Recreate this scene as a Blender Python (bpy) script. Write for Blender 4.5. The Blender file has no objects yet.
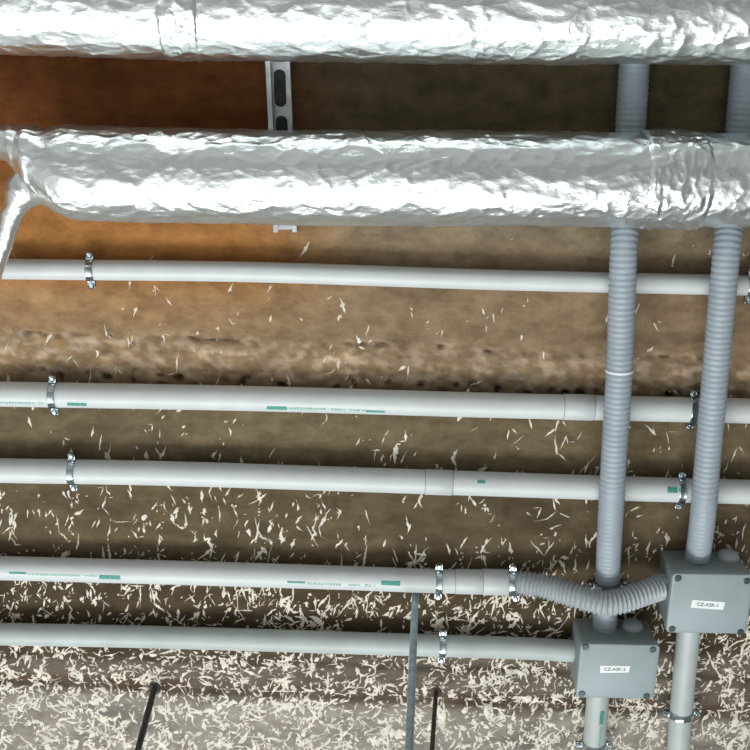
import bpy, bmesh, math, random
from math import sin, cos, pi, tan, radians, sqrt, exp
from mathutils import Vector, Matrix, Euler, noise

random.seed(11)
SC = bpy.context.scene
COL = SC.collection
CZ = 2.9                       # underside of the ceiling
EYE = Vector((0.0, 0.0, 1.55))
FPX = 1100.0
ROT = Euler((radians(162), 0, 0)).to_matrix()
RIGHT, UP, FWD = ROT @ Vector((1, 0, 0)), ROT @ Vector((0, 1, 0)), ROT @ Vector((0, 0, -1))

# ------------------------------------------------------------------ camera
cd = bpy.data.cameras.new('camera')
cd.sensor_width = 36.0
cd.lens = 36.0 * FPX / 750.0
cd.clip_start = 0.02
cam = bpy.data.objects.new('camera', cd)
cam.location = EYE
cam.rotation_euler = (radians(162), 0, 0)
COL.objects.link(cam)
SC.camera = cam


def ray(px, py):
    return ROT @ Vector(((px - 375) / FPX, -(py - 375) / FPX, -1))


def P(px, py, h=0.0):
    """world point seen at a picture position, h metres below the ceiling"""
    d = ray(px, py)
    return EYE + d * ((CZ - h - EYE.z) / d.z)


def proj(v):
    d = v - EYE
    w = d.dot(FWD)
    return 375 + FPX * d.dot(RIGHT) / w, 375 - FPX * d.dot(UP) / w


# ------------------------------------------------------------------ materials
def new_mat(name):
    m = bpy.data.materials.new(name)
    m.use_nodes = True
    nt = m.node_tree
    b = nt.nodes['Principled BSDF']
    return m, nt, b


def plain(name, col, rough=0.5, metal=0.0, var=0.06, nscale=40.0, bump=0.0, bscale=200.0, spec=0.5):
    m, nt, b = new_mat(name)
    tc = nt.nodes.new('ShaderNodeTexCoord')
    n = nt.nodes.new('ShaderNodeTexNoise')
    n.inputs['Scale'].default_value = nscale
    n.inputs['Detail'].default_value = 5
    nt.links.new(tc.outputs['Object'], n.inputs['Vector'])
    r = nt.nodes.new('ShaderNodeValToRGB')
    r.color_ramp.elements[0].position = 0.3
    r.color_ramp.elements[1].position = 0.7
    r.color_ramp.elements[0].color = (*[max(0, c * (1 - var * 2)) for c in col], 1)
    r.color_ramp.elements[1].color = (*[min(1, c * (1 + var)) for c in col], 1)
    nt.links.new(n.outputs['Fac'], r.inputs['Fac'])
    nt.links.new(r.outputs['Color'], b.inputs['Base Color'])
    b.inputs['Roughness'].default_value = rough
    b.inputs['Metallic'].default_value = metal
    b.inputs['Specular IOR Level'].default_value = spec
    if bump:
        n2 = nt.nodes.new('ShaderNodeTexNoise')
        n2.inputs['Scale'].default_value = bscale
        n2.inputs['Detail'].default_value = 3
        nt.links.new(tc.outputs['Object'], n2.inputs['Vector'])
        bp = nt.nodes.new('ShaderNodeBump')
        bp.inputs['Strength'].default_value = bump
        bp.inputs['Distance'].default_value = 0.001
        nt.links.new(n2.outputs['Fac'], bp.inputs['Height'])
        nt.links.new(bp.outputs['Normal'], b.inputs['Normal'])
    return m


def foil_mat():
    m, nt, b = new_mat('aluminium_foil')
    tc = nt.nodes.new('ShaderNodeTexCoord')
    mp = nt.nodes.new('ShaderNodeMapping')
    mp.inputs['Scale'].default_value = (1.0, 1.6, 1.6)
    nt.links.new(tc.outputs['Object'], mp.inputs['Vector'])
    ds = nt.nodes.new('ShaderNodeTexNoise')
    ds.inputs['Scale'].default_value = 14
    ds.inputs['Detail'].default_value = 4
    nt.links.new(mp.outputs['Vector'], ds.inputs['Vector'])
    mx = nt.nodes.new('ShaderNodeMix')
    mx.data_type = 'VECTOR'
    mx.inputs['Factor'].default_value = 0.06
    nt.links.new(mp.outputs['Vector'], mx.inputs[4])
    nt.links.new(ds.outputs['Color'], mx.inputs[5])
    v = nt.nodes.new('ShaderNodeTexVoronoi')
    v.feature = 'F1'
    v.inputs['Scale'].default_value = 45
    nt.links.new(mx.outputs[1], v.inputs['Vector'])
    n2 = nt.nodes.new('ShaderNodeTexNoise')
    n2.inputs['Scale'].default_value = 120
    n2.inputs['Detail'].default_value = 4
    n2.inputs['Roughness'].default_value = 0.6
    nt.links.new(mp.outputs['Vector'], n2.inputs['Vector'])
    b1 = nt.nodes.new('ShaderNodeBump')
    b1.inputs['Strength'].default_value = 0.3
    b1.inputs['Distance'].default_value = 0.004
    nt.links.new(v.outputs['Distance'], b1.inputs['Height'])
    b2 = nt.nodes.new('ShaderNodeBump')
    b2.inputs['Strength'].default_value = 0.3
    b2.inputs['Distance'].default_value = 0.002
    nt.links.new(n2.outputs['Fac'], b2.inputs['Height'])
    nt.links.new(b1.outputs['Normal'], b2.inputs['Normal'])
    nt.links.new(b2.outputs['Normal'], b.inputs['Normal'])
    b.inputs['Base Color'].default_value = (0.90, 0.95, 0.95, 1)
    b.inputs['Metallic'].default_value = 1.0
    b.inputs['Roughness'].default_value = 0.31
    return m


def ceiling_mat():
    m, nt, b = new_mat('stained_concrete')
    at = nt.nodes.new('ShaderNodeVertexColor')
    at.layer_name = 'stain_and_shade'
    tc = nt.nodes.new('ShaderNodeTexCoord')
    mp = nt.nodes.new('ShaderNodeMapping')
    mp.inputs['Scale'].default_value = (0.65, 1, 1)
    nt.links.new(tc.outputs['Object'], mp.inputs['Vector'])
    n = nt.nodes.new('ShaderNodeTexNoise')
    n.inputs['Scale'].default_value = 55
    n.inputs['Detail'].default_value = 7
    n.inputs['Roughness'].default_value = 0.65
    nt.links.new(mp.outputs['Vector'], n.inputs['Vector'])
    r = nt.nodes.new('ShaderNodeValToRGB')
    r.color_ramp.elements[0].position = 0.3
    r.color_ramp.elements[1].position = 0.72
    r.color_ramp.elements[0].color = (0.62, 0.6, 0.58, 1)
    r.color_ramp.elements[1].color = (1.25, 1.25, 1.25, 1)
    nt.links.new(n.outputs['Fac'], r.inputs['Fac'])
    mx = nt.nodes.new('ShaderNodeMix')
    mx.data_type = 'RGBA'
    mx.blend_type = 'MULTIPLY'
    mx.inputs['Factor'].default_value = 1
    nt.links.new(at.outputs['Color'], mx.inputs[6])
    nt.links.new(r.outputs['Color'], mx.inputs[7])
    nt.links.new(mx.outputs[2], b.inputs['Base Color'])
    n2 = nt.nodes.new('ShaderNodeTexNoise')
    n2.inputs['Scale'].default_value = 160
    n2.inputs['Detail'].default_value = 6
    nt.links.new(tc.outputs['Object'], n2.inputs['Vector'])
    bp = nt.nodes.new('ShaderNodeBump')
    bp.inputs['Strength'].default_value = 0.5
    bp.inputs['Distance'].default_value = 0.002
    nt.links.new(n2.outputs['Fac'], bp.inputs['Height'])
    nt.links.new(bp.outputs['Normal'], b.inputs['Normal'])
    b.inputs['Roughness'].default_value = 0.9
    b.inputs['Specular IOR Level'].default_value = 0.15
    return m


M = dict(
    foil=foil_mat(),
    ceiling=ceiling_mat(),
    fleck=plain('pale_fibre', (0.80, 0.745, 0.64), 0.9, var=0.12, nscale=60, spec=0.1),
    pvc=plain('pale_grey_plastic', (0.60, 0.63, 0.63), 0.42, var=0.03, nscale=25),
    dullpvc=plain('dull_grey_plastic', (0.47, 0.52, 0.51), 0.45, var=0.05, nscale=25),  # darker, slightly greener grey than the other pipes
    coupling=plain('pale_grey_coupling_plastic', (0.55, 0.58, 0.585), 0.4, var=0.03),
    conduit=plain('blue_grey_plastic', (0.32, 0.37, 0.415), 0.45, var=0.04, nscale=30),
    flex=plain('grey_flexible_plastic', (0.40, 0.43, 0.45), 0.4, var=0.05),
    box=plain('box_grey_plastic', (0.27, 0.325, 0.335), 0.5, var=0.05, nscale=25, bump=0.15, bscale=500),
    lid=plain('lid_grey_plastic', (0.30, 0.36, 0.375), 0.48, var=0.05, nscale=25, bump=0.15, bscale=500),
    plug=plain('pale_plug_plastic', (0.42, 0.46, 0.49), 0.5, var=0.04),
    zinc=plain('zinc_plated_steel', (0.56, 0.64, 0.68), 0.17, 1.0, var=0.15, nscale=120),
    screw=plain('dark_screw_steel', (0.10, 0.12, 0.13), 0.4, 0.8, var=0.15),
    rod=plain('zinc_rod_steel', (0.46, 0.58, 0.63), 0.35, 0.3, var=0.15, nscale=90),
    dark=plain('blackened_steel', (0.055, 0.06, 0.06), 0.6, 0.4, var=0.25, nscale=80),
    brown=plain('rusty_wire_steel', (0.07, 0.055, 0.04), 0.7, 0.3, var=0.3, nscale=80),
    strut=plain('galvanised_steel', (0.42, 0.44, 0.45), 0.4, 0.95, var=0.12, nscale=70),
    gap=plain('joint_gap', (0.16, 0.17, 0.17), 0.7),
    ring=plain('white_plastic', (0.75, 0.78, 0.78), 0.5),
    green=plain('green_ink', (0.07, 0.35, 0.28), 0.6, var=0.3, nscale=500),
    palegreen=plain('faded_green_ink', (0.25, 0.52, 0.45), 0.6, var=0.2, nscale=500),
    label=plain('white_label_tape', (0.85, 0.88, 0.88), 0.5, var=0.01),
    ink=plain('black_ink', (0.02, 0.02, 0.025), 0.6),
    wall=plain('bare_wall_plaster', (0.56, 0.56, 0.55), 0.9, nscale=4),
    floor=plain('floor_concrete', (0.66, 0.66, 0.655), 0.85, var=0.08, nscale=3),
)


# ------------------------------------------------------------------ object helpers
def mesh_obj(name, verts, faces, mats, parent=None, smooth=True, fmat=None):
    me = bpy.data.meshes.new(name)
    me.from_pydata([tuple(v) for v in verts], [], faces)
    for m in (mats if isinstance(mats, (list, tuple)) else [mats]):
        me.materials.append(m)
    if fmat is not None:
        me.polygons.foreach_set('material_index', fmat)
    if smooth:
        me.polygons.foreach_set('use_smooth', [True] * len(me.polygons))
    me.update()
    o = bpy.data.objects.new(name, me)
    COL.objects.link(o)
    if parent is not None:
        o.parent = parent
        o.matrix_parent_inverse = Matrix.Identity(4)
    return o


def tag(o, label, cat, group=None):
    o['label'] = label
    o['category'] = cat
    if group:
        o['group'] = group
    return o


def thing(name, label, cat, loc, rz=0.0, group=None):
    o = bpy.data.objects.new(name, None)
    o.empty_display_size = 0.03
    COL.objects.link(o)
    o.location = loc
    o.rotation_euler = (0, 0, rz)
    return tag(o, label, cat, group)


class MB:
    """collects shapes for ONE mesh object"""
    def __init__(s):
        s.v, s.f, s.mi = [], [], []
        s.cur = 0

    def add(s, verts, faces):
        o = len(s.v)
        s.v += [Vector(v) for v in verts]
        for f in faces:
            s.f.append([i + o for i in f])
            s.mi.append(s.cur)

    def rings(s, rings, closed_ends=True):
        n = len(rings[0])
        vs = [p for r in rings for p in r]
        fs = []
        for i in range(len(rings) - 1):
            a, b = i * n, (i + 1) * n
            for j in range(n):
                k = (j + 1) % n
                fs.append([a + j, a + k, b + k, b + j])
        if closed_ends:
            fs.append(list(range(n))[::-1])
            fs.append([(len(rings) - 1) * n + j for j in range(n)])
        s.add(vs, fs)

    def build(s, name, mats, parent=None, loc=None, smooth=True, auto=None):
        vs = s.v if loc is None else [v - Vector(loc) for v in s.v]
        o = mesh_obj(name, vs, s.f, mats, parent, smooth, s.mi)
        bm = bmesh.new()
        bm.from_mesh(o.data)
        bmesh.ops.recalc_face_normals(bm, faces=bm.faces)
        bm.to_mesh(o.data)
        bm.free()
        if smooth:
            o.data.set_sharp_from_angle(angle=radians(auto or 35))
        if loc is not None and parent is None:
            o.location = loc
        return o


def frame_of(t):
    t = t.normalized()
    n = Vector((0, 0, -1))
    n = (n - t * n.dot(t)).normalized()
    b = t.cross(n)
    return t, n, b


def smooth_path(pts, step):
    """Catmull-Rom through pts, resampled at even steps"""
    pts = [Vector(p) for p in pts]
    q = [pts[0] * 2 - pts[1]] + pts + [pts[-1] * 2 - pts[-2]]
    dense = []
    for i in range(1, len(q) - 2):
        a, b, c, d = q[i - 1], q[i], q[i + 1], q[i + 2]
        for k in range(24):
            t = k / 24
            dense.append(0.5 * ((2 * b) + (c - a) * t + (2 * a - 5 * b + 4 * c - d) * t * t
                                + (3 * b - a - 3 * c + d) * t ** 3))
    dense.append(pts[-1])
    L = [0.0]
    for i in range(1, len(dense)):
        L.append(L[-1] + (dense[i] - dense[i - 1]).length)
    tot = L[-1]
    n = max(2, int(round(tot / step)))
    out, j = [], 0
    for i in range(n + 1):
        s = tot * i / n
        while j < len(L) - 2 and L[j + 1] < s:
            j += 1
        u = 0 if L[j + 1] == L[j] else (s - L[j]) / (L[j + 1] - L[j])
        out.append(dense[j].lerp(dense[j + 1], u))
    return out, tot


def tube_rings(path, rad, seg, first=None, last=None):
    rings = []
    m = len(path)
    for i, p in enumerate(path):
        t = path[min(m - 1, i + 1)] - path[max(0, i - 1)]
        if i == 0 and first is not None:
            t = first
        if i == m - 1 and last is not None:
            t = last
        t, n, b = frame_of(t)
        rr = rad(i) if callable(rad) else rad
        ring = []
        for k in range(seg):
            a = 2 * pi * k / seg
            r = rr(a) if callable(rr) else rr
            ring.append(p + (n * cos(a) + b * sin(a)) * r)
        rings.append(ring)
    return rings


def hollow_ends(mb, path, r_in, rings):
    """recess in both ends so that the tube reads as a tube"""
    mb.rings(rings, True)


# ------------------------------------------------------------------ the setting
def seam_a(px):   # rough formwork joint between the first two pipes
    return 333 + 0.036 * px + 3.0 * noise.noise(Vector((px * 0.03, 1.7, 0))) + 1.8 * noise.noise(Vector((px * 0.12, 5.7, 0)))


def crackmask(px):
    return sst(-0.1, 0.35, 0.5 * noise.noise(Vector((px * 0.012, 2.2, 5))) + 0.8 * noise.noise(Vector((px * 0.085, 7, 5))))


def seam_b(px):
    return 653 + 0.034 * px + 1.2 * noise.noise(Vector((px * 0.05, 4.7, 0)))


def seam_c(px):
    return 681 + 0.045 * px + 1.2 * noise.noise(Vector((px * 0.05, 9.7, 0)))


def g(x, w):
    return exp(-(x / w) ** 2)


def sst(a, b, x):
    t = min(1, max(0, (x - a) / (b - a)))
    return t * t * (3 - 2 * t)


def drop(X, Y):
    """how far the ceiling's face bulges down at (X, Y), metres"""
    px, py = proj(Vector((X, Y, CZ)))
    if px < -600 or px > 1400 or py < -700 or py > 1500:
        return 0.0
    p = Vector((X, Y, 0))
    h = 0.0008 * noise.noise(p * 14) + 0.0005 * noise.noise(p * 45)
    da = py - seam_a(px)
    # rough lumpy joint
    band = sst(-12, 4, da) * (1 - sst(30, 46, da))
    lump = noise.noise(Vector((X * 42, Y * 70, 3))) + 0.8 * noise.noise(Vector((X * 95, Y * 130, 8)))
    h += band * (0.0012 + 0.0034 * lump)
    crack = g(da, 1.4) * crackmask(px)
    h -= 0.006 * crack
    # honeycombed edge of the joint, just before the second pipe
    de = da - 40
    pit = sst(0.2, 0.45, noise.noise(Vector((X * 85, Y * 85, 21))) + 0.4 * noise.noise(Vector((X * 14, 3, 2))))
    h -= 0.008 * g(de, 7) * pit
    h -= 0.0035 * g(py - seam_b(px), 1.8) * (0.4 + 0.6 * sst(-0.3, 0.3, noise.noise(Vector((px * 0.012, 12, 0)))))
    h -= 0.0055 * g(py - seam_c(px), 2.2)
    return h


def lerp3(a, b, t):
    return tuple(x + (y - x) * t for x, y in zip(a, b))


def stain_and_shade(X, Y):
    """colour of the ceiling's face with painted shade between the ducts at (X, Y)"""
    px, py = proj(Vector((X, Y, CZ)))
    if px < -900 or px > 1700 or py < -900 or py > 1900:
        return (0.24, 0.2, 0.16)
    p = Vector((X, Y, 0))
    n1 = noise.noise(Vector((X * 3, Y * 9, 1)))
    n2 = noise.noise(Vector((X * 12, Y * 40, 2)))
    n3 = noise.noise(Vector((X * 30, Y * 50, 6)))
    tan_ = (0.365, 0.264, 0.17)
    grey = (0.30, 0.255, 0.18)
    olive = (0.215, 0.172, 0.105)
    dark = (0.105, 0.077, 0.048)
    pale = (0.40, 0.375, 0.35)
    c = grey
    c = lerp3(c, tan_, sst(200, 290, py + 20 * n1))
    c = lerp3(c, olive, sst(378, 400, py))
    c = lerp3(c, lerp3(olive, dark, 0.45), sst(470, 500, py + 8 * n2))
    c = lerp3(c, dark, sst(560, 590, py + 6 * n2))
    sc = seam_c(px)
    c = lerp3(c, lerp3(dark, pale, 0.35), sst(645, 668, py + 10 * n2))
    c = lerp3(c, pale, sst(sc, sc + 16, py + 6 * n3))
    # rust-coloured board
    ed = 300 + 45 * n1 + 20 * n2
    red_board_shade = 1 - sst(150, 205, py + 10 * n2)  # redder board behind the ducts, with shade painted in to darken the gap
    c = lerp3(c, (0.15, 0.118, 0.072), red_board_shade)
    rust = lerp3((0.50, 0.225, 0.065), (0.21, 0.07, 0.019), red_board_shade)
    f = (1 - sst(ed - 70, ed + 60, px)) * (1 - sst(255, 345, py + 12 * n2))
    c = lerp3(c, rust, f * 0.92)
    c = lerp3(c, (0.44, 0.285, 0.15), 0.5 * (1 - sst(60, 420, px)) * sst(270, 300, py) * (1 - sst(330, 400, py)))
    # pale cement leaked out of the joint, dark pits
    da = py - seam_a(px)
    band = sst(-14, 6, da) * (1 - sst(30, 46, da))
    c = lerp3(c, (0.56, 0.44, 0.33), band * sst(-0.1, 0.3, noise.noise(Vector((X * 48, Y * 80, 61))) + 0.6 * noise.noise(Vector((X * 110, Y * 150, 62)))))
    c = lerp3(c, (0.08, 0.055, 0.035), g(da, 1.9) * 0.95 * crackmask(px))
    c = lerp3(c, (0.07, 0.05, 0.03), g(da - 40, 6) * sst(0.2, 0.45, noise.noise(Vector((X * 85, Y * 85, 21))) + 0.4 * noise.noise(Vector((X * 14, 3, 2)))))
    # rusty dirt in the lower joints
    rb = 0.45 + 0.55 * sst(-0.25, 0.25, noise.noise(Vector((px * 0.011, 33, 0))))
    c = lerp3(c, (0.12, 0.07, 0.045), rb * g(py - sc + 3, 6.5))
    c = lerp3(c, (0.09, 0.065, 0.045), 0.9 * rb * g(py - seam_b(px), 4))
    k = 1 + 0.16 * n2 + 0.14 * n1 + 0.10 * n3
    k *= 1 - 0.25 * sst(0.25, 0.6, noise.noise(Vector((X * 7, Y * 22, 40))))
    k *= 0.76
    return tuple(max(0.008, x * k * m) for x, m in zip(c, (1.0, 0.965, 0.90)))


def axis(lo, hi, a, b, step):
    v = [lo, (lo + a) / 2 if lo < a else a]
    v += [a - 0.25, a - 0.1]
    n = int(round((b - a) / step))
    v += [a + (b - a) * i / n for i in range(n + 1)]
    v += [b + 0.1, b + 0.25, (hi + b) / 2, hi]
    return sorted(set(round(x, 5) for x in v))


def fleck_ribbon(mb, p0, ang, length, width, bend, z_of):
    n = max(3, int(length / 0.0038) + 1)
    x, y = p0
    a = ang
    pts = []
    kink = random.randint(1, n)
    for i in range(n + 1):
        pts.append((x, y, a))
        x += cos(a) * length / n
        y += sin(a) * length / n
        a += random.gauss(0, bend * 0.5)
        if i == kink:
            a += random.gauss(0, bend * 3)
    rows = []
    fat = random.uniform(0.12, 0.6)
    for i, (x, y, a) in enumerate(pts):
        u = i / n
        k = (u / fat) ** 0.6 if u < fat else ((1 - u) / (1 - fat)) ** 1.2
        w1 = width * (0.10 + 0.95 * k) * random.uniform(0.35, 1.5) / 2
        w2 = width * (0.10 + 0.95 * k) * random.uniform(0.35, 1.5) / 2
        nx, ny = -sin(a), cos(a)
        base = z_of(x, y)
        up = 0.0011 if 0 < i < n else 0.0002
        rows.append([(x + nx * w1, y + ny * w1, base + 0.0004), (x, y, base - up), (x - nx * w2, y - ny * w2, base + 0.0004)])
    vs = [v for r in rows for v in r]
    fs = []
    for i in range(n):
        for j in range(2):
            q = i * 3 + j
            fs.append([q, q + 1, q + 4, q + 3])
    mb.add(vs, fs)


def build_ceiling():
    xs = axis(-3.0, 3.0, -0.72, 0.72, 0.0042)
    ys = axis(-2.4, 2.0, -0.36, 1.12, 0.0036)
    nx, ny = len(xs), len(ys)
    vs, cols = [], []
    for y in ys:
        for x in xs:
            vs.append((x, y, CZ - drop(x, y)))
            cols.append(stain_and_shade(x, y))
    fs = []
    for j in range(ny - 1):
        for i in range(nx - 1):
            a = j * nx + i
            fs.append([a, a + nx, a + nx + 1, a + 1])
    mb = MB()
    mb.v, mb.f, mb.mi = [Vector(v) for v in vs], fs, [0] * len(fs)
    # the slab above the face
    o = len(mb.v)
    t = CZ + 0.08
    mb.v += [Vector(p) for p in ((-3, -2.4, CZ), (3, -2.4, CZ), (3, 2.0, CZ), (-3, 2.0, CZ),
                                 (-3, -2.4, t), (3, -2.4, t), (3, 2.0, t), (-3, 2.0, t))]
    for f in ([4, 5, 6, 7], [0, 1, 5, 4], [1, 2, 6, 5], [2, 3, 7, 6], [3, 0, 4, 7]):
        mb.f.append([o + i for i in f])
        mb.mi.append(0)
    ncol = len(cols) + 8
    # pale fibres stuck all over the face
    mb.cur = 1
    zf = lambda x, y: CZ - drop(x, y)

    def dens(px, py):
        if py < 290:
            d = 0.02 if py > 235 else 0.0
        elif py < 380:
            d = 0.05
        elif py < 460:
            d = 0.13
        elif py < 560:
            d = 0.36 + 0.25 * sst(500, 560, py)
        elif py < 655:
            d = 0.80
        elif py < 690:
            d = 0.85
        else:
            d = 1.0
        m = 0.55 + 0.9 * sst(-0.3, 0.4, noise.noise(Vector((px * 0.013, py * 0.02, 0))))
        d *= m + (1.0 - m) * 0.75 * sst(570, 660, py)
        if py < 640:
            d *= 0.55 + 0.2 * sst(560, 640, py)
        if py < 560:
            d *= 1.15 - 0.35 * sst(200, 500, px)
        return d
    tries = 18500
    for _ in range(tries):
        px, py = random.uniform(-140, 890), random.uniform(215, 900)
        if random.random() > dens(px, py):
            continue
        q = P(px, py)
        mm = (q - EYE).dot(FWD) / FPX
        low = sst(560, 700, py)
        if low > 0.3:
            ang = pi / 2 + random.gauss(0.0, 0.55 + 0.5 * low)
        else:
            ang = pi / 2 + random.gauss(0.15, 0.4)
        ln = random.lognormvariate(math.log(9.5 - 0.8 * low), 0.48) * mm
        ln = min(ln, 27 * mm)
        wd = random.lognormvariate(math.log(2.7), 0.38) * (1 + 0.30 * low) * mm
        bend = 0.14 + 0.16 * low
        fleck_ribbon(mb, (q.x, q.y), ang + (pi if random.random() < .5 else 0), ln, wd, bend, zf)
        for _k in range(2):
            if random.random() < 0.25 + 0.2 * low:
                t = random.uniform(-0.1, 0.8)
                fleck_ribbon(mb, (q.x + random.gauss(0, 2.5) * mm, q.y + random.gauss(0, 2.5) * mm),
                             ang + random.choice((-1, 1)) * random.uniform(0.3, 1.5), ln * random.uniform(0.3, 0.9),
                             wd * random.uniform(0.5, 1.2), bend * 1.4, zf)
        if random.random() < 0.4:
            fleck_ribbon(mb, (q.x + random.gauss(0, 9) * mm, q.y + random.gauss(0, 9) * mm), random.uniform(0, 2 * pi),
                         random.uniform(2, 4) * mm, random.uniform(1.2, 2.4) * mm, 0.3, zf)
    me = bpy.data.meshes.new('ceiling')
    me.from_pydata([tuple(v) for v in mb.v], [], mb.f)
    me.materials.append(M['ceiling'])
    me.materials.append(M['fleck'])
    me.polygons.foreach_set('material_index', mb.mi)
    me.polygons.foreach_set('use_smooth', [True] * len(me.polygons))
    ca = me.color_attributes.new('stain_and_shade', 'FLOAT_COLOR', 'POINT')
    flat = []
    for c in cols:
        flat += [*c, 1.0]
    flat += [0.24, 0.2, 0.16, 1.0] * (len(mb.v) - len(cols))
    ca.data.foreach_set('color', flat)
    me.update()
    c = bpy.data.objects.new('ceiling', me)
    COL.objects.link(c)
    c['kind'] = 'structure'
    return c


build_ceiling()
fl = mesh_obj('floor', [(-3, -2.4, 0), (3, -2.4, 0), (3, 2.0, 0), (-3, 2.0, 0),
                        (-3, -2.4, -.1), (3, -2.4, -.1), (3, 2.0, -.1), (-3, 2.0, -.1)],
              [[0, 1, 2, 3], [7, 6, 5, 4], [0, 4, 5, 1], [1, 5, 6, 2], [2, 6, 7, 3], [3, 7, 4, 0]], M['floor'], smooth=False)
fl['kind'] = 'structure'


def wall(name, x0, x1, y0, y1):
    v = [(x, y, z) for z in (0, CZ + .08) for x, y in ((x0, y0), (x1, y0), (x1, y1), (x0, y1))]
    o = mesh_obj(name, v, [[3, 2, 1, 0], [4, 5, 6, 7], [0, 1, 5, 4], [1, 2, 6, 5], [2, 3, 7, 6], [3, 0, 4, 7]], M['wall'], smooth=False)
    o['kind'] = 'structure'


wall('wall_back', -3.1, 3.1, -2.5, -2.4)
wall('wall_left', -3.1, -3.0, -2.4, 2.0)
wall('wall_right', 3.0, 3.1, -2.4, 2.0)
# the front wall, with the opening the daylight comes through
WX0, WX1, WZ0, WZ1 = -2.1, 0.7, 0.15, 1.42
mb = MB()
for y in (2.0, 2.1):
    out = [(-3.1, 0), (3.1, 0), (3.1, CZ + .08), (-3.1, CZ + .08)]
    inn = [(WX0, WZ0), (WX1, WZ0), (WX1, WZ1), (WX0, WZ1)]
    mb.add([(x, y, z) for x, z in out + inn], [[i, (i + 1) % 4, 4 + (i + 1) % 4, 4 + i] for i in range(4)])
mb.f += [[i, (i + 1) % 4, 8 + (i + 1) % 4, 8 + i] for i in range(4)] + [[4 + i, 4 + (i + 1) % 4, 12 + (i + 1) % 4, 12 + i] for i in range(4)]
mb.mi += [0] * 8
wf = mb.build('wall_front', M['wall'], smooth=False)
wf['kind'] = 'structure'


# ------------------------------------------------------------------ foil ducts
def crinkle(p, amp=1.0, across=1.0):
    q = Vector((p.x * 0.8, p.y, p.z))
    w = noise.noise(q * 9) * 0.0016
    warp = Vector((noise.noise(q * 16), noise.noise(q * 16 + Vector((7, 3, 1))), noise.noise(q * 16 + Vector((2, 9, 4))))) * 0.018
    s = q + warp
    a = 1 - abs(noise.noise(Vector((s.x * 17 * across, s.y * 34, s.z * 34)))) * 2
    b = 1 - abs(noise.noise(Vector((s.x * 46 * across, s.y * 70 + 5, s.z * 70)))) * 2
    w += 0.0012 * max(0, a) ** 4 + 0.0009 * max(0, b) ** 4
    w += 0.00035 * noise.noise(s * 95)
    return w * amp


def foil_tube(pts, rads, step, seg, amp=1.0, across=1.0, t0=None):
    path, tot = smooth_path(pts, step)
    # radius interpolated over path fraction of the control points
    L = [0.0]
    for i in range(1, len(pts)):
        L.append(L[-1] + (Vector(pts[i]) - Vector(pts[i - 1])).length)
    rr = []
    for i in range(len(path)):
        s = L[-1] * i / (len(path) - 1)
        j = 0
        while j < len(L) - 2 and L[j + 1] < s:
            j += 1
        u = (s - L[j]) / (L[j + 1] - L[j])
        u = min(1, max(0, u))
        u = u * u * (3 - 2 * u)
        rr.append(rads[j] + (rads[j + 1] - rads[j]) * u)
    rings = []
    base = tube_rings(path, lambda i: rr[i], seg)
    if t0 is not None:
        T, n, b = frame_of(t0)
        base = [[p + (n * cos(2 * pi * k / seg) + b * sin(2 * pi * k / seg)) * r for k in range(seg)] for p, r in zip(path, rr)]
    for i, ring in enumerate(base):
        c = path[i]
        out = []
        for v in ring:
            d = (v - c).normalized()
            out.append(v + d * crinkle(v, amp * min(1, rr[i] / 0.03), across))
        rings.append(out)
    mb = MB()
    mb.rings(rings)
    return mb


HD = 0.096
rD = 0.0525
d2 = thing('foil_duct', 'silver foil wrapped duct crossing in front of both corrugated conduits, forked at one end', 'duct', P(375, 177, HD))
inv2 = lambda mb: mb
pts = [P(-190, 139, HD), P(-60, 141, HD), P(2, 143, HD), P(18, 150, HD), P(34, 160, HD), P(75, 173, HD), P(250, 177, HD), P(375, 178, HD), P(750, 180.5, HD), P(900, 181.5, HD)]
rads = [0.017, 0.017, 0.019, 0.027, 0.039, 0.0525, rD, rD, rD, rD]
foil_tube(pts, rads, 0.0017, 132, t0=P(750, 180, HD) - P(250, 177, HD)).build('foil_jacket', M['foil'], d2, loc=d2.location, auto=80)
bp_ = [P(44, 180, HD + .004), P(26, 190, HD + .006), P(14, 210, HD + .008), P(4, 240, HD + .008), P(-9, 280, HD + .008), P(-26, 330, HD + .01)]
foil_tube(bp_, [0.032, 0.022, 0.0125, 0.0105, 0.0098, 0.0098], 0.0016, 72, 1.1).build('branch', M['foil'], d2, loc=d2.location, auto=80)


def tape(duct, a, b, r, across):
    n = max(3, int((b - a).length / 0.0016))
    path = [a.lerp(b, i / n) for i in range(n + 1)]
    base = tube_rings(path, r, 132)
    rings = []
    for i, ring in enumerate(base):
        edge = min(1.0, min(i, n - i) / 5.0)
        out = []
        for v in ring:
            d = (v - path[i]).normalized()
            shift = path[i] + d * (r - 0.0035 * (1 - edge)) + d * crinkle(v + Vector((3.3, 1.1, 0)), 1.5 * edge, across)
            out.append(shift)
        rings.append(out)
    mb = MB()
    mb.rings(rings)
    return mb.build('tape_band', M['foil'], duct, loc=duct.location, auto=80)


tape(d2, P(636, 179.8, HD), P(704, 180.2, HD), rD + 0.0012, 2.6)

d1 = thing('foil_duct', 'silver foil wrapped duct along the top edge, nearest the camera\'s overhead', 'duct', P(375, 9, HD))
d1['label'] = 'silver foil wrapped duct cut off by the top edge of the photo'
pts = [P(-190, 1, HD), P(0, 4, HD), P(250, 10, HD), P(500, 13, HD), P(750, 13.5, HD), P(900, 14, HD)]
foil_tube(pts, [rD] * 6, 0.0017, 132).build('foil_jacket', M['foil'], d1, loc=d1.location, auto=80)
tape(d1, P(160, 7.9, HD), P(208, 8.9, HD), rD + 0.0012, 2.0)


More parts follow.
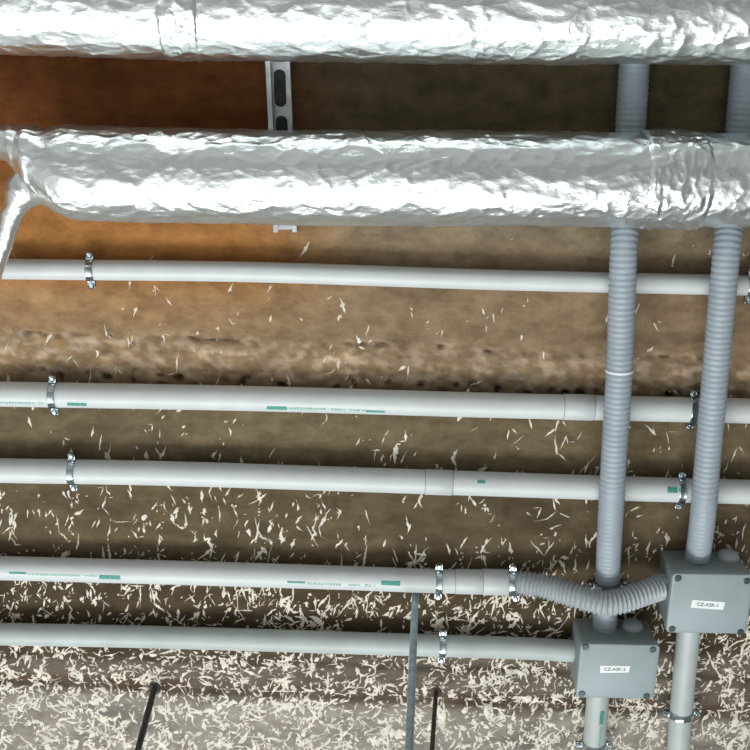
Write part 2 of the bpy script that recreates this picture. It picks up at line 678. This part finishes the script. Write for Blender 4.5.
# ------------------------------------------------------------------ strut channel
def build_strut():
    a, b = P(272.5, -90), P(286.5, 229)
    t = (b - a).normalized()
    s = Vector((-t.y, t.x, 0))
    root = thing('strut_channel', 'galvanised steel strut channel on the ceiling behind the two foil ducts', 'channel', (a + b) / 2)
    W, H, T, LIP = 0.0285, 0.021, 0.0022, 0.0055
    sec = [(-W / 2, 0), (W / 2, 0), (W / 2, -H), (W / 2 - LIP, -H), (W / 2 - LIP, -H + 0.004), (W / 2 - T, -H + 0.004), (W / 2 - T, -T),
           (-W / 2 + T, -T), (-W / 2 + T, -H + 0.004), (-W / 2 + LIP, -H + 0.004), (-W / 2 + LIP, -H), (-W / 2, -H)]
    Z = Vector((0, 0, 1))
    mb = MB()
    mb.rings([[e + s * x + Z * (z - 0.0012) for x, z in sec] for e in (a, b)])
    mb.build('channel', M['strut'], root, loc=root.location, smooth=False)
    # slots punched in the back
    L = (b - a).length
    k = 0
    x = 0.0203
    sl = MB()
    while x + 0.03 < L:
        ring = []
        for q in range(20):
            an = 2 * pi * q / 20
            off = 0.0145 * (1 if cos(an) > 0 else -1)
            ring.append((off + cos(an) * 0.0072, sin(an) * 0.0072))
        c = a + t * (x + 0.015)
        sl.rings([[c + t * u + s * v + Z * z for u, v in ring] for z in (-0.0035, -0.0037)])
        x += 0.0535
    sl.build('slots', M['dark'], root, loc=root.location, smooth=False)


build_strut()


# ------------------------------------------------------------------ pipes
HP = 0.0205
R32, R25 = 0.0162, 0.0127


def path_tube(pts, r, seg=48, step=0.02, cap=0.0015):
    path, tot = smooth_path(pts, step)
    m = MB()
    rg = tube_rings(path, r, seg)
    mb = MB()
    mb.rings(rg)
    return mb, path


def pipe(label, pxs, r, h, group='grey pipes clipped across the ceiling', name='conduit_pipe'):
    pts = [P(x, y, hh) for x, y, hh in pxs]
    c = (pts[0] + pts[-1]) / 2
    root = thing(name, label, 'pipe', c, 0, group)
    mb, path = path_tube(pts, r)
    mb.build('tube', M['pvc'], root, loc=c)
    return root, pts, r


def on_line(pts, px):
    """point on a polyline at picture column px"""
    for a, b in zip(pts, pts[1:]):
        xa, xb = proj(a)[0], proj(b)[0]
        if min(xa, xb) <= px <= max(xa, xb):
            lo, hi = 0.0, 1.0
            for _ in range(40):
                m = (lo + hi) / 2
                if (proj(a.lerp(b, m))[0] < px) == (xa < xb):
                    lo = m
                else:
                    hi = m
            return a.lerp(b, lo), (b - a).normalized()
    return pts[-1].copy(), (pts[-1] - pts[-2]).normalized()


def coupling(root, pts, r, x0, x1, name='coupling', extra=0.0007):
    a, t = on_line(pts, x0)
    b, _ = on_line(pts, x1)
    L = (b - a).length
    prof = [(0, r - 0.0004), (0, r + extra - 0.0004), (0.0006, r + extra), (L - 0.0006, r + extra), (L, r + extra - 0.0004), (L, r - 0.0004)]
    rings = []
    T, n, bb = frame_of(b - a)
    for s, q in prof:
        rings.append([a + T * s + (n * cos(2 * pi * k / 48) + bb * sin(2 * pi * k / 48)) * q for k in range(48)])
    mb = MB()
    mb.rings(rings)
    # the dark gap at each end, where the pipe slides in
    mb.cur = 1
    for s in (-0.0007, L + 0.0001):
        mb.rings([[a + T * (s + ds) + (n * cos(2 * pi * k / 48) + bb * sin(2 * pi * k / 48)) * q for k in range(48)]
                  for ds, q in ((0, r - .0006), (0, r + .0002), (.0006, r + .0002), (.0006, r - .0006))])
    return mb.build(name, [M['coupling'], M['gap']], root, loc=root.location)


def mark(root, pts, r, blocks, mats=('green', 'palegreen')):
    """line of print on the pipe; blocks = (px0, px1, angle0, angle1, ink)"""
    mb = MB()
    for x0, x1, a0, a1, ink in blocks:
        mb.cur = ink
        p, t = on_line(pts, x0)
        q, _ = on_line(pts, x1)
        T, n, b = frame_of(q - p)
        if b.y < 0:
            b = -b
        vs, fs = [], []
        K, rr = 5, r + 0.00025
        for e in (p, q):
            for k in range(K):
                a = radians(a0 + (a1 - a0) * k / (K - 1))
                vs.append(e + (n * cos(a) + b * sin(a)) * rr)
        for k in range(K - 1):
            fs.append([k, k + 1, K + k + 1, K + k])
        mb.add(vs, fs)
    o = mb.build('printed_line', [M[m] for m in mats], root, loc=root.location)
    o['label'] = 'green printed line'
    return o


def small_print(x0, x1, a0, a1):
    """a run of tiny faint characters"""
    out = []
    x = x0
    while x < x1:
        w = random.uniform(1.2, 3.0)
        if random.random() > 0.16:
            out.append((x, min(x + w, x1), a0 + random.uniform(0, 3), a1 - random.uniform(0, 3), 1))
        x += w + random.uniform(0.5, 1.1)
    return out


h1 = 0.0172
p1, q1, _ = pipe('thinnest pale grey pipe on the brown ceiling, directly below the forked foil duct',
                 [(-160, 266, h1), (0, 269, h1), (250, 272, h1), (500, 280, h1), (750, 285.5, h1), (880, 288.5, h1)], R25, h1)
p2, q2, _ = pipe('pale grey pipe under the rough ceiling joint, with green print at its middle',
                 [(-160, 391, HP), (0, 394, HP), (250, 398.5, HP), (500, 405.5, HP), (750, 411, HP), (880, 413, HP)], R32, HP)
coupling(p2, q2, R32, 563, 593)
mark(p2, q2, R32, [(268, 288, 14, 34, 0)] + small_print(290, 365, 16, 30) + [(366, 385, 22, 34, 0)])
mark(p2, q2, R32, [(70, 89, 16, 34, 0)])
mark(p2, q2, R32, small_print(0, 46, 16, 30))
p3, q3, _ = pipe('pale grey pipe third down from the foil ducts, with a long coupling at mid-length',
                 [(-160, 467, HP), (0, 470.5, HP), (170, 473.5, HP), (400, 481, HP), (625, 488.5, HP), (750, 492, HP), (880, 495, HP)], R32, HP)
coupling(p3, q3, R32, 425, 452)
mark(p3, q3, R32, [(476, 484, -40, -26, 0)])
mark(p3, q3, R32, [(664, 674, -36, -10, 0), (675, 677.5, -30, -14, 1)])
p4, q4, _ = pipe('pale grey pipe with two green printed lines, running into the ribbed flexible hose',
                 [(-160, 563.5, HP), (0, 568, HP), (170, 572.5, HP), (350, 578, HP), (430, 581, HP), (508, 582.3, HP)], R32, HP)
coupling(p4, q4, R32, 455, 482)
coupling(p4, q4, R32, 482.4, 508, 'adaptor', 0.0016)
mark(p4, q4, R32, [(13, 30, -12, -2, 0)] + small_print(31, 100, -8, 4) + [(102, 123, -8, 14, 0)])
mark(p4, q4, R32, [(288, 306, -5, 5, 0)] + small_print(308, 376, -2, 12) + [(381, 400, -22, 0, 0)])


# ------------------------------------------------------------------ junction boxes
def rrect(w, l, r, n=6):
    out = []
    for cx, cy, a0 in ((w / 2 - r, l / 2 - r, 0), (-w / 2 + r, l / 2 - r, 90), (-w / 2 + r, -l / 2 + r, 180), (w / 2 - r, -l / 2 + r, 270)):
        for k in range(n + 1):
            a = radians(a0 + 90 * k / n)
            out.append((cx + r * cos(a), cy + r * sin(a)))
    return out


def text_mesh(s, size):
    cu = bpy.data.curves.new('lettering', 'FONT')
    cu.body = s
    cu.size = size
    cu.align_x = 'CENTER'
    cu.align_y = 'CENTER'
    cu.offset = 0.012 * size
    o = bpy.data.objects.new('lettering', cu)
    COL.objects.link(o)
    bpy.context.view_layer.update()
    dg = bpy.context.evaluated_depsgraph_get()
    me = bpy.data.meshes.new_from_object(o.evaluated_get(dg))
    vs = [v.co.copy() for v in me.vertices]
    fs = [list(p.vertices) for p in me.polygons]
    bpy.data.objects.remove(o)
    bpy.data.curves.remove(cu)
    bpy.data.meshes.remove(me)
    return vs, fs


BD = 0.071


class JBox:
    def __init__(s, corners, label, text, lab_px, screws):
        tl, tr, br, bl = [P(x, y, BD) for x, y in corners]
        ctr = (tl + tr + br + bl) / 4
        ux = ((tr - tl) + (br - bl)).normalized()
        uy = ((bl - tl) + (br - tr)).normalized()
        s.w = ((tr - tl).length + (br - bl).length) / 2
        s.l = ((bl - tl).length + (br - tr).length) / 2
        ang = (math.atan2(ux.y, ux.x) + math.atan2(-uy.x, uy.y)) / 2
        s.root = thing('junction_box', label, 'junction box', (ctr.x, ctr.y, CZ), ang, 'grey junction boxes')
        s.mw = Matrix.Translation((ctr.x, ctr.y, CZ)) @ Matrix.Rotation(ang, 4, 'Z')
        s.mi = s.mw.inverted()
        w, l, d = s.w, s.l, BD
        ls = 0.0135                         # lid thickness
        e = 0.0016
        mb = MB()
        b = [rrect(w - 2 * e - .002, l - 2 * e - .002, .004), rrect(w - 2 * e, l - 2 * e, .005), rrect(w - 2 * e, l - 2 * e, .005)]
        zs = [-0.0012, -0.003, -(d - ls) + 0.0004]
        mb.rings([[Vector((x, y, z)) for x, y in r] for r, z in zip(b, zs)])
        mb.build('body', M['box'], s.root)
        mb = MB()
        prof = [(0.0024, -(d - ls)), (0.0004, -(d - ls)), (0, -(d - ls) - .0006), (0, -d + .0022), (0.0007, -d + .0007), (0.0022, -d)]
        mb.rings([[Vector((x, y, z)) for x, y in rrect(w - 2 * i, l - 2 * i, .006 - i)] for i, z in prof])
        lid = mb.build('lid', M['lid'], s.root)
        lid['label'] = 'screwed-down lid'
        for (px, py) in screws:
            q = s.mi @ P(px, py, d)
            sm = MB()
            R = 0.0046
            circ = lambda r, z: [Vector((q.x + r * cos(2 * pi * k / 24), q.y + r * sin(2 * pi * k / 24), z)) for k in range(24)]
            sm.rings([circ(R, -d + .0002), circ(R, -d - .0006), circ(R * .8, -d - .0013)])
            for an in (0.6, 0.6 + pi / 2):
                a = Vector((cos(an), sin(an), 0))
                c = Vector((-sin(an), cos(an), 0))
                z = Vector((q.x, q.y, -d - .0013))
                sm.rings([[z + a * i * .0032 + c * j * .0007 + Vector((0, 0, k)) for i, j in ((-1, -1), (1, -1), (1, 1), (-1, 1))] for k in (0, -.0004)])
            so = sm.build('screw', M['screw'], lid)
            so['label'] = 'dark corner screw'
        # adhesive label
        c4 = [s.mi @ P(x, y, d) for x, y in lab_px]
        lc = sum(c4, Vector()) / 4
        lm = MB()
        z0, z1 = -d - .0001, -d - .0004
        lm.rings([[Vector((c.x, c.y, z0)) for c in c4], [Vector((c.x, c.y, z1)) for c in c4]])
        lm.cur = 1
        lx = ((c4[1] - c4[0]) + (c4[2] - c4[3])).normalized()
        ly = Vector((lx.y, -lx.x, 0))        # up on the label is towards local -y
        if ly.y > 0:
            ly = -ly
        vs, fs = text_mesh(text, 0.0068)
        lm.add([Vector((lc.x, lc.y, z1 - .00015)) + lx * v.x + ly * v.y for v in vs], fs)
        lo = lm.build('name_label', [M['label'], M['ink']], lid, smooth=False)
        lo['label'] = 'white label with black print'

    def face(s, px, py, side):
        """world point on the box's side seen at (px, py): side 'y-' faces up the picture, 'x-' faces across it"""
        o = s.mi @ EYE
        d = (s.mi.to_3x3() @ ray(px, py))
        if side == 'y-':
            t = (-s.l / 2 + .0016 - o.y) / d.y
        elif side == 'y+':
            t = (s.l / 2 - .0016 - o.y) / d.y
        else:
            t = (-s.w / 2 + .0016 - o.x) / d.x
        return s.mw @ (o + d * t)

    def at(s, x, y, z):
        return s.mw @ Vector((x, y, z))

    def plug(s, px, py):
        q = s.mi @ s.face(px, py, 'y-')
        z = min(-0.02, max(-0.045, q.z))
        y0 = -s.l / 2 + .0016
        mb = MB()
        prof = [(0.0145, 0.0004), (0.0145, -.003), (0.0135, -.004), (0.0128, -.0065), (0.010, -.0085), (0.005, -.0095), (0.001, -.0097)]
        mb.rings([[Vector((q.x + r * cos(2 * pi * k / 32), y0 + dy, z + r * sin(2 * pi * k / 32))) for k in range(32)] for r, dy in prof])
        o = mb.build('plug', M['plug'], s.root)
        o['label'] = 'pale round blanking plug'


B1 = JBox([(580, 642.5), (660, 646.5), (654.5, 700.5), (577, 697)],
          'grey junction box fed by the fifth pipe, lower of the two boxes', 'CZ-ASK-2',
          [(600.3, 665.5), (630.3, 666), (628.5, 672.4), (600, 672.8)],
          [(585.5, 647), (652.8, 649.7), (581.8, 693.8), (646.5, 696.2)])
B2 = JBox([(672.4, 572.4), (753.5, 576), (748, 635.6), (666.8, 632)],
          'grey junction box taking the ribbed flexible hose in its side', 'CZ-ASK-1',
          [(692.5, 599.8), (725, 602), (723, 609.8), (690.5, 607.6)],
          [(678, 578.3), (747, 581), (672, 629), (740.5, 632.2)])
B1.plug(632, 627)
B2.plug(726.5, 555.6)

# fifth pipe, ending in the first box's side
l5 = B1.mi @ P(576, 651, HP)
e5 = B1.at(-B1.w / 2 + .0014, l5.y, -HP)
pts5 = [P(-160, 631, HP), P(0, 634, HP), P(170, 637.5, HP), P(400, 644.5, HP), P(520, 648.2, HP), e5]
c = (pts5[0] + pts5[-1]) / 2
p5 = thing('conduit_pipe', 'unmarked pale grey pipe ending in the side of the lower junction box', 'pipe', c, 0, 'grey pipes clipped across the ceiling')
mb, _ = path_tube(pts5, 0.0152)
mb.build('tube', M['dullpvc'], p5, loc=c)

# short pipes leaving the boxes
def drop_pipe(box, label, exit_px, pxs, marks=None):
    q = box.mi @ P(*exit_px, 0.025)
    a = box.at(q.x, box.l / 2 - .0014, -0.025)
    pts = [a] + [P(x, y, h) for x, y, h in pxs]
    c = (pts[0] + pts[-1]) / 2
    root = thing('conduit_pipe', label, 'pipe', c, 0, 'grey pipes leaving the junction boxes')
    mb, path = path_tube(pts, R32 - .0004)
    mb.build('tube', M['dullpvc'], root, loc=c)
    return root, pts


p6, q6 = drop_pipe(B1, 'short grey pipe with green print leaving the lower junction box', (597, 702), [(594.5, 738, HP), (590, 790, HP), (582, 880, HP)])
p7, q7 = drop_pipe(B2, 'plain grey pipe leaving the junction box that takes the flexible hose', (687, 640), [(681, 712, HP), (677.5, 760, HP), (668, 880, HP)])


def print_along(root, pts, r, y0, y1, a0, a1, ink, mb):
    mb.cur = ink

    def at_row(py):
        for a, b in zip(pts, pts[1:]):
            ya, yb = proj(a)[1], proj(b)[1]
            if min(ya, yb) <= py <= max(ya, yb):
                return a.lerp(b, (py - ya) / (yb - ya))
        return pts[0].copy()
    p, q = at_row(y0), at_row(y1)
    T, n, b = frame_of(q - p)
    if b.x < 0:
        b = -b
    vs, fs = [], []
    K, rr = 5, r + .00025
    for e in (p, q):
        for k in range(K):
            a = radians(a0 + (a1 - a0) * k / (K - 1))
            vs.append(e + (n * cos(a) + b * sin(a)) * rr)
    for k in range(K - 1):
        fs.append([k, k + 1, K + k + 1, K + k])
    mb.add(vs, fs)


mb = MB()
print_along(p6, q6, R32 - .0004, 704, 717, 4, 26, 0, mb)
yy = 719
while yy < 748:
    print_along(p6, q6, R32 - .0004, yy, yy + 2.2, 10, 22, 1, mb)
    yy += 3.0
o = mb.build('printed_line', [M['green'], M['palegreen']], p6, loc=p6.location)
o['label'] = 'green printed line'


# ------------------------------------------------------------------ corrugated conduits and flexible hose
def ribbed(pts, r, pitch, depth, seg, per=6, sharp=1.0, rscale=None):
    path, tot = smooth_path(pts, pitch / per)
    n = len(path)

    def rad(i):
        ph = (i % per) / per
        c = 0.5 + 0.5 * cos(2 * pi * ph)
        k = 1 if rscale is None else rscale(i / (n - 1))
        return r * k - depth * (1 - c ** sharp)
    mb = MB()
    mb.rings(tube_rings(path, rad, seg))
    return mb, path


def box_entry(box, px, py, z):
    """centre of a conduit's end on the picture-up side of a box"""
    lo = box.mi @ P(px, py, -z)
    return box.at(lo.x, -box.l / 2 + .0014, z)


en1 = box_entry(B1, 605, 622, -0.0245)
pts = [P(642.5, -80, .0205), P(634.4, 62, .0205), P(630.3, 130, .0205), P(627, 195, .0215), P(623.4, 258, .0535), P(619.3, 370, .0590), P(613.2, 470, .0605), P(611.6, 500, .0580), P(609.4, 540, .043), P(607.3, 583, .0275), en1]
c = P(615, 400, .05)
k1 = thing('corrugated_conduit', 'blue-grey corrugated conduit with a white joint ring, running down to the lower junction box', 'conduit', c, 0, 'corrugated conduits crossing the pipes')
mb, path1 = ribbed(pts, 0.0166, 0.0070, 0.0008, 40, rscale=lambda u: 1 + 0.09 * (1 - sst(0.24, 0.36, u)))
mb.build('tube', M['conduit'], k1, loc=c, auto=60)
# white ring at the joint
best = min(range(len(path1)), key=lambda i: abs(proj(path1[i])[1] - 370))
T = (path1[best + 1] - path1[best - 1]).normalized()
mb = MB()
rg = tube_rings([path1[best] - T * .0017, path1[best] - T * .0014, path1[best] + T * .0014, path1[best] + T * .0017], lambda i: (0.0166, 0.0173, 0.0173, 0.0166)[i], 40, T, T)
mb.rings(rg)
o = mb.build('joint_ring', M['ring'], k1, loc=c)
o['label'] = 'white joint ring'

en2 = box_entry(B2, 698, 553, -0.027)
pts = [P(758, -80, .0205), P(747, 62, .0205), P(740.5, 130, .0205), P(732.5, 195, .0215), P(726, 258, .0535), P(717.5, 350, .0590), P(706.8, 470, .0610), P(704.3, 502, .0595), P(701.0, 533, .045), en2]
c = P(717, 350, .05)
k2 = thing('corrugated_conduit', 'blue-grey corrugated conduit running down into the box that takes the flexible hose', 'conduit', c, 0, 'corrugated conduits crossing the pipes')
mb, path2 = ribbed(pts, 0.0166, 0.0070, 0.0008, 40, rscale=lambda u: 1 + 0.11 * (1 - sst(0.24, 0.36, u)))
mb.build('tube', M['conduit'], k2, loc=c, auto=60)

q = B2.mi @ P(668, 586, .034)
ef = B2.at(-B2.w / 2 + .0014, max(-B2.l / 2 + .018, q.y), -0.034)
f0 = q4[-1]
T4 = (q4[-1] - q4[-2]).normalized()
pts = [f0 + T4 * .0004, P(522, 583, .0255), P(540, 585.5, .031), P(560, 590.5, .042), P(582, 598, .057), P(603, 602.8, .064), P(622, 600.5, .061), P(642, 593.5, .052), P(656, 588.8, .042), ef]
c = P(600, 598, .05)
fx = thing('flexible_hose', 'ribbed grey flexible hose sagging from the printed pipe across to a junction box', 'hose', c)
mb, pathf = ribbed(pts, 0.0173, 0.0057, 0.0034, 40, per=8, sharp=1.3)
mb.build('tube', M['flex'], fx, loc=c, auto=60)


# ------------------------------------------------------------------ pipe clips
def clip(p, t, r, label, w=0.0088, tilt=0.0):
    h = CZ - p.z
    T, n, b = frame_of(t)
    root = thing('pipe_clip', label, 'clip', (p.x, p.y, CZ), 0, 'zinc pipe clips')
    lc = Vector((p.x, p.y, CZ))
    ri, ro = r + .0003, r + .0021
    prof = [(-w / 2, ri), (-w / 2, ro - .0004), (-w / 2 + .0008, ro), (-w * .2, ro - .0003), (w * .2, ro - .0003), (w / 2 - .0008, ro), (w / 2, ro - .0004), (w / 2, ri)]
    seg = 48
    rings = [[p + T * s + (n * cos(2 * pi * k / seg) + b * sin(2 * pi * k / seg)) * q for k in range(seg)] for s, q in prof]
    mb = MB()
    mb.rings(rings + [rings[0]], False)
    # the two pairs of ears
    for sg in (-1, 1):
        for z in (-.0021, .0021):
            c = p + b * sg * (ro + .0034) + n * z
            out = []
            for x, y in rrect(w, .0095, .0025, 3):
                out.append((x, y))
            mb.rings([[c + T * x + b * y + n * k for x, y in out] for k in (-.0011, .0011)])
    mb.build('band', M['zinc'], root, loc=lc, auto=30)
    for sg in (-1, 1):
        sm = MB()
        c = p + b * sg * (ro + .0046)
        circ = lambda q, z: [c + n * z + (T * cos(2 * pi * k / 20) + b * sin(2 * pi * k / 20)) * q for k in range(20)]
        sm.rings([circ(.0019, -.0085), circ(.0019, .0032), circ(.0040, .0033), circ(.0042, .0046), circ(.0036, .0059), circ(.0025, .0065), circ(.0022, .0056), circ(.0004, .0056)])
        sm.build('screw', M['zinc'], root, loc=lc, auto=40)
    # threaded stem and its base on the ceiling
    sm = MB()
    up = Vector((0, 0, 1))
    top = CZ + .0006
    circ2 = lambda q, z: [Vector((p.x + q * cos(2 * pi * k / 20), p.y + q * sin(2 * pi * k / 20), z)) for k in range(20)]
    sm.rings([circ2(.0036, p.z + ro - .0008), circ2(.0036, top - .0024), circ2(.0085, top - .0024), circ2(.009, top - .0017), circ2(.009, top)])
    sm.build('stem', M['zinc'], root, loc=lc, auto=40)
    return root


def clip_on(pts, px, r, label):
    p, t = on_line(pts, px)
    return clip(p, t, r, label)


def clip_row(path, py, r, label):
    i = min(range(1, len(path) - 1), key=lambda i: abs(proj(path[i])[1] - py))
    return clip(path[i], path[i + 1] - path[i - 1], r, label)


clip_on(q1, 91, R25, 'zinc clip on the thinnest pipe, just below the forked end of the foil duct')
clip_on(q1, 749.5, R25, 'zinc clip on the thinnest pipe, cut off by the edge of the photo')
clip_on(q2, 54, R32, 'zinc clip on the second pipe, beside its short green print')
clip_on(q2, 691.5, R32, 'zinc clip on the second pipe, tucked against a corrugated conduit')
clip_on(q3, 73, R32, 'zinc clip on the third pipe, far from any conduit')
clip_on(q3, 680, R32, 'zinc clip on the third pipe, next to a green blot between the conduits')
clip_on(q4, 438.5, R32, 'zinc clip on the fourth pipe, just before its coupling')
clip_on(pathf, 514.5, 0.0170, 'zinc clip gripping the start of the ribbed flexible hose')
clip_on(pts5, 442, 0.0152, 'zinc clip on the fifth pipe, beside the hanging threaded rod')
clip_row(path1, 583, 0.0166, 'zinc clip round the corrugated conduit just above the sagging flexible hose')
_, path6 = path_tube(q6, .01, step=.004)
_, path7 = path_tube(q7, .01, step=.004)
clip_row(path6, 744, R32 - .0004, 'zinc clip on the printed short pipe below the lower junction box')
clip_row(path7, 712, R32 - .0004, 'zinc clip on the plain pipe below the hose-fed junction box')


# ------------------------------------------------------------------ hanging rods
def rod(name, label, a, b, r, m, thread, collar, cat='rod'):
    a, b = Vector(a), Vector(b)
    L = (b - a).length
    n = int(L / 0.0006) if thread else 40
    path = [a.lerp(b, i / n) for i in range(n + 1)]
    root = thing(name, label, cat, a)
    X = Vector((1, 0, 0))
    T = (b - a).normalized()
    u = (X - T * X.dot(T)).normalized()
    v = T.cross(u)
    rings = []
    for i, p in enumerate(path):
        rr = r - (0.00045 * (i % 3 == 0) if thread else 0)
        if not thread:
            rr = r * (1 + 0.05 * noise.noise(p * 60))
        rings.append([p + (u * cos(2 * pi * k / 18) + v * sin(2 * pi * k / 18)) * rr for k in range(18)])
    mb = MB()
    mb.rings(rings)
    mb.build('shaft', m, root, loc=a, auto=60)
    if collar:
        mb = MB()
        prof = [(collar, -.003), (collar, .004), (collar * .85, .0065), (r * 1.02, .0085)]
        mb.rings([[a + T * s + (u * cos(2 * pi * k / 24) + v * sin(2 * pi * k / 24)) * q for k in range(24)] for s, q in prof])
        mb.build('anchor', m, root, loc=a, auto=40)
    return root


def beyond(a, b, k):
    return a + (b - a) * k


a, b = P(415.5, 592.5, -.001), P(409, 750, .34)
rod('threaded_rod', 'long zinc threaded rod hanging in front of the fifth pipe', a, beyond(a, b, 1.25), 0.0048, M['rod'], True, 0)
a, b = P(155, 686, -.002), P(138, 750, .142)
rod('hanger_rod', 'black hanger rod with a round anchor, below the fifth pipe and away from the boxes', a, beyond(a, b, 1.5), 0.0043, M['dark'], False, 0.0068)
a, b = P(436, 691, -.002), P(432, 750, .13)
rod('hanger_rod', 'thin dark brown hanger rod just beside the zinc threaded rod', a, beyond(a, b, 1.5), 0.0031, M['brown'], False, 0.0042)

# ------------------------------------------------------------------ light
W = bpy.data.worlds.new('daylight')
SC.world = W
W.use_nodes = True
bg = W.node_tree.nodes['Background']
bg.inputs['Color'].default_value = (0.80, 0.92, 1.0, 1)
bg.inputs['Strength'].default_value = 1.0


def area(name, loc, target, sx, sy, watts, col):
    ld = bpy.data.lights.new(name, 'AREA')
    ld.shape = 'RECTANGLE'
    ld.size, ld.size_y = sx, sy
    ld.energy = watts
    ld.color = col
    o = bpy.data.objects.new(name, ld)
    COL.objects.link(o)
    o.location = loc
    o.rotation_euler = (Vector(target) - Vector(loc)).to_track_quat('-Z', 'Y').to_euler()
    return o


area('window_daylight', (-0.7, 2.02, 0.785), (-0.7, 1.0, 0.785), 2.7, 1.22, 110, (0.97, 1.0, 1.0))

SC.view_settings.view_transform = 'Standard'
SC.view_settings.look = 'None'
SC.view_settings.gamma = 1.0
SC.view_settings.use_curve_mapping = False
SC.view_settings.exposure = 0.02
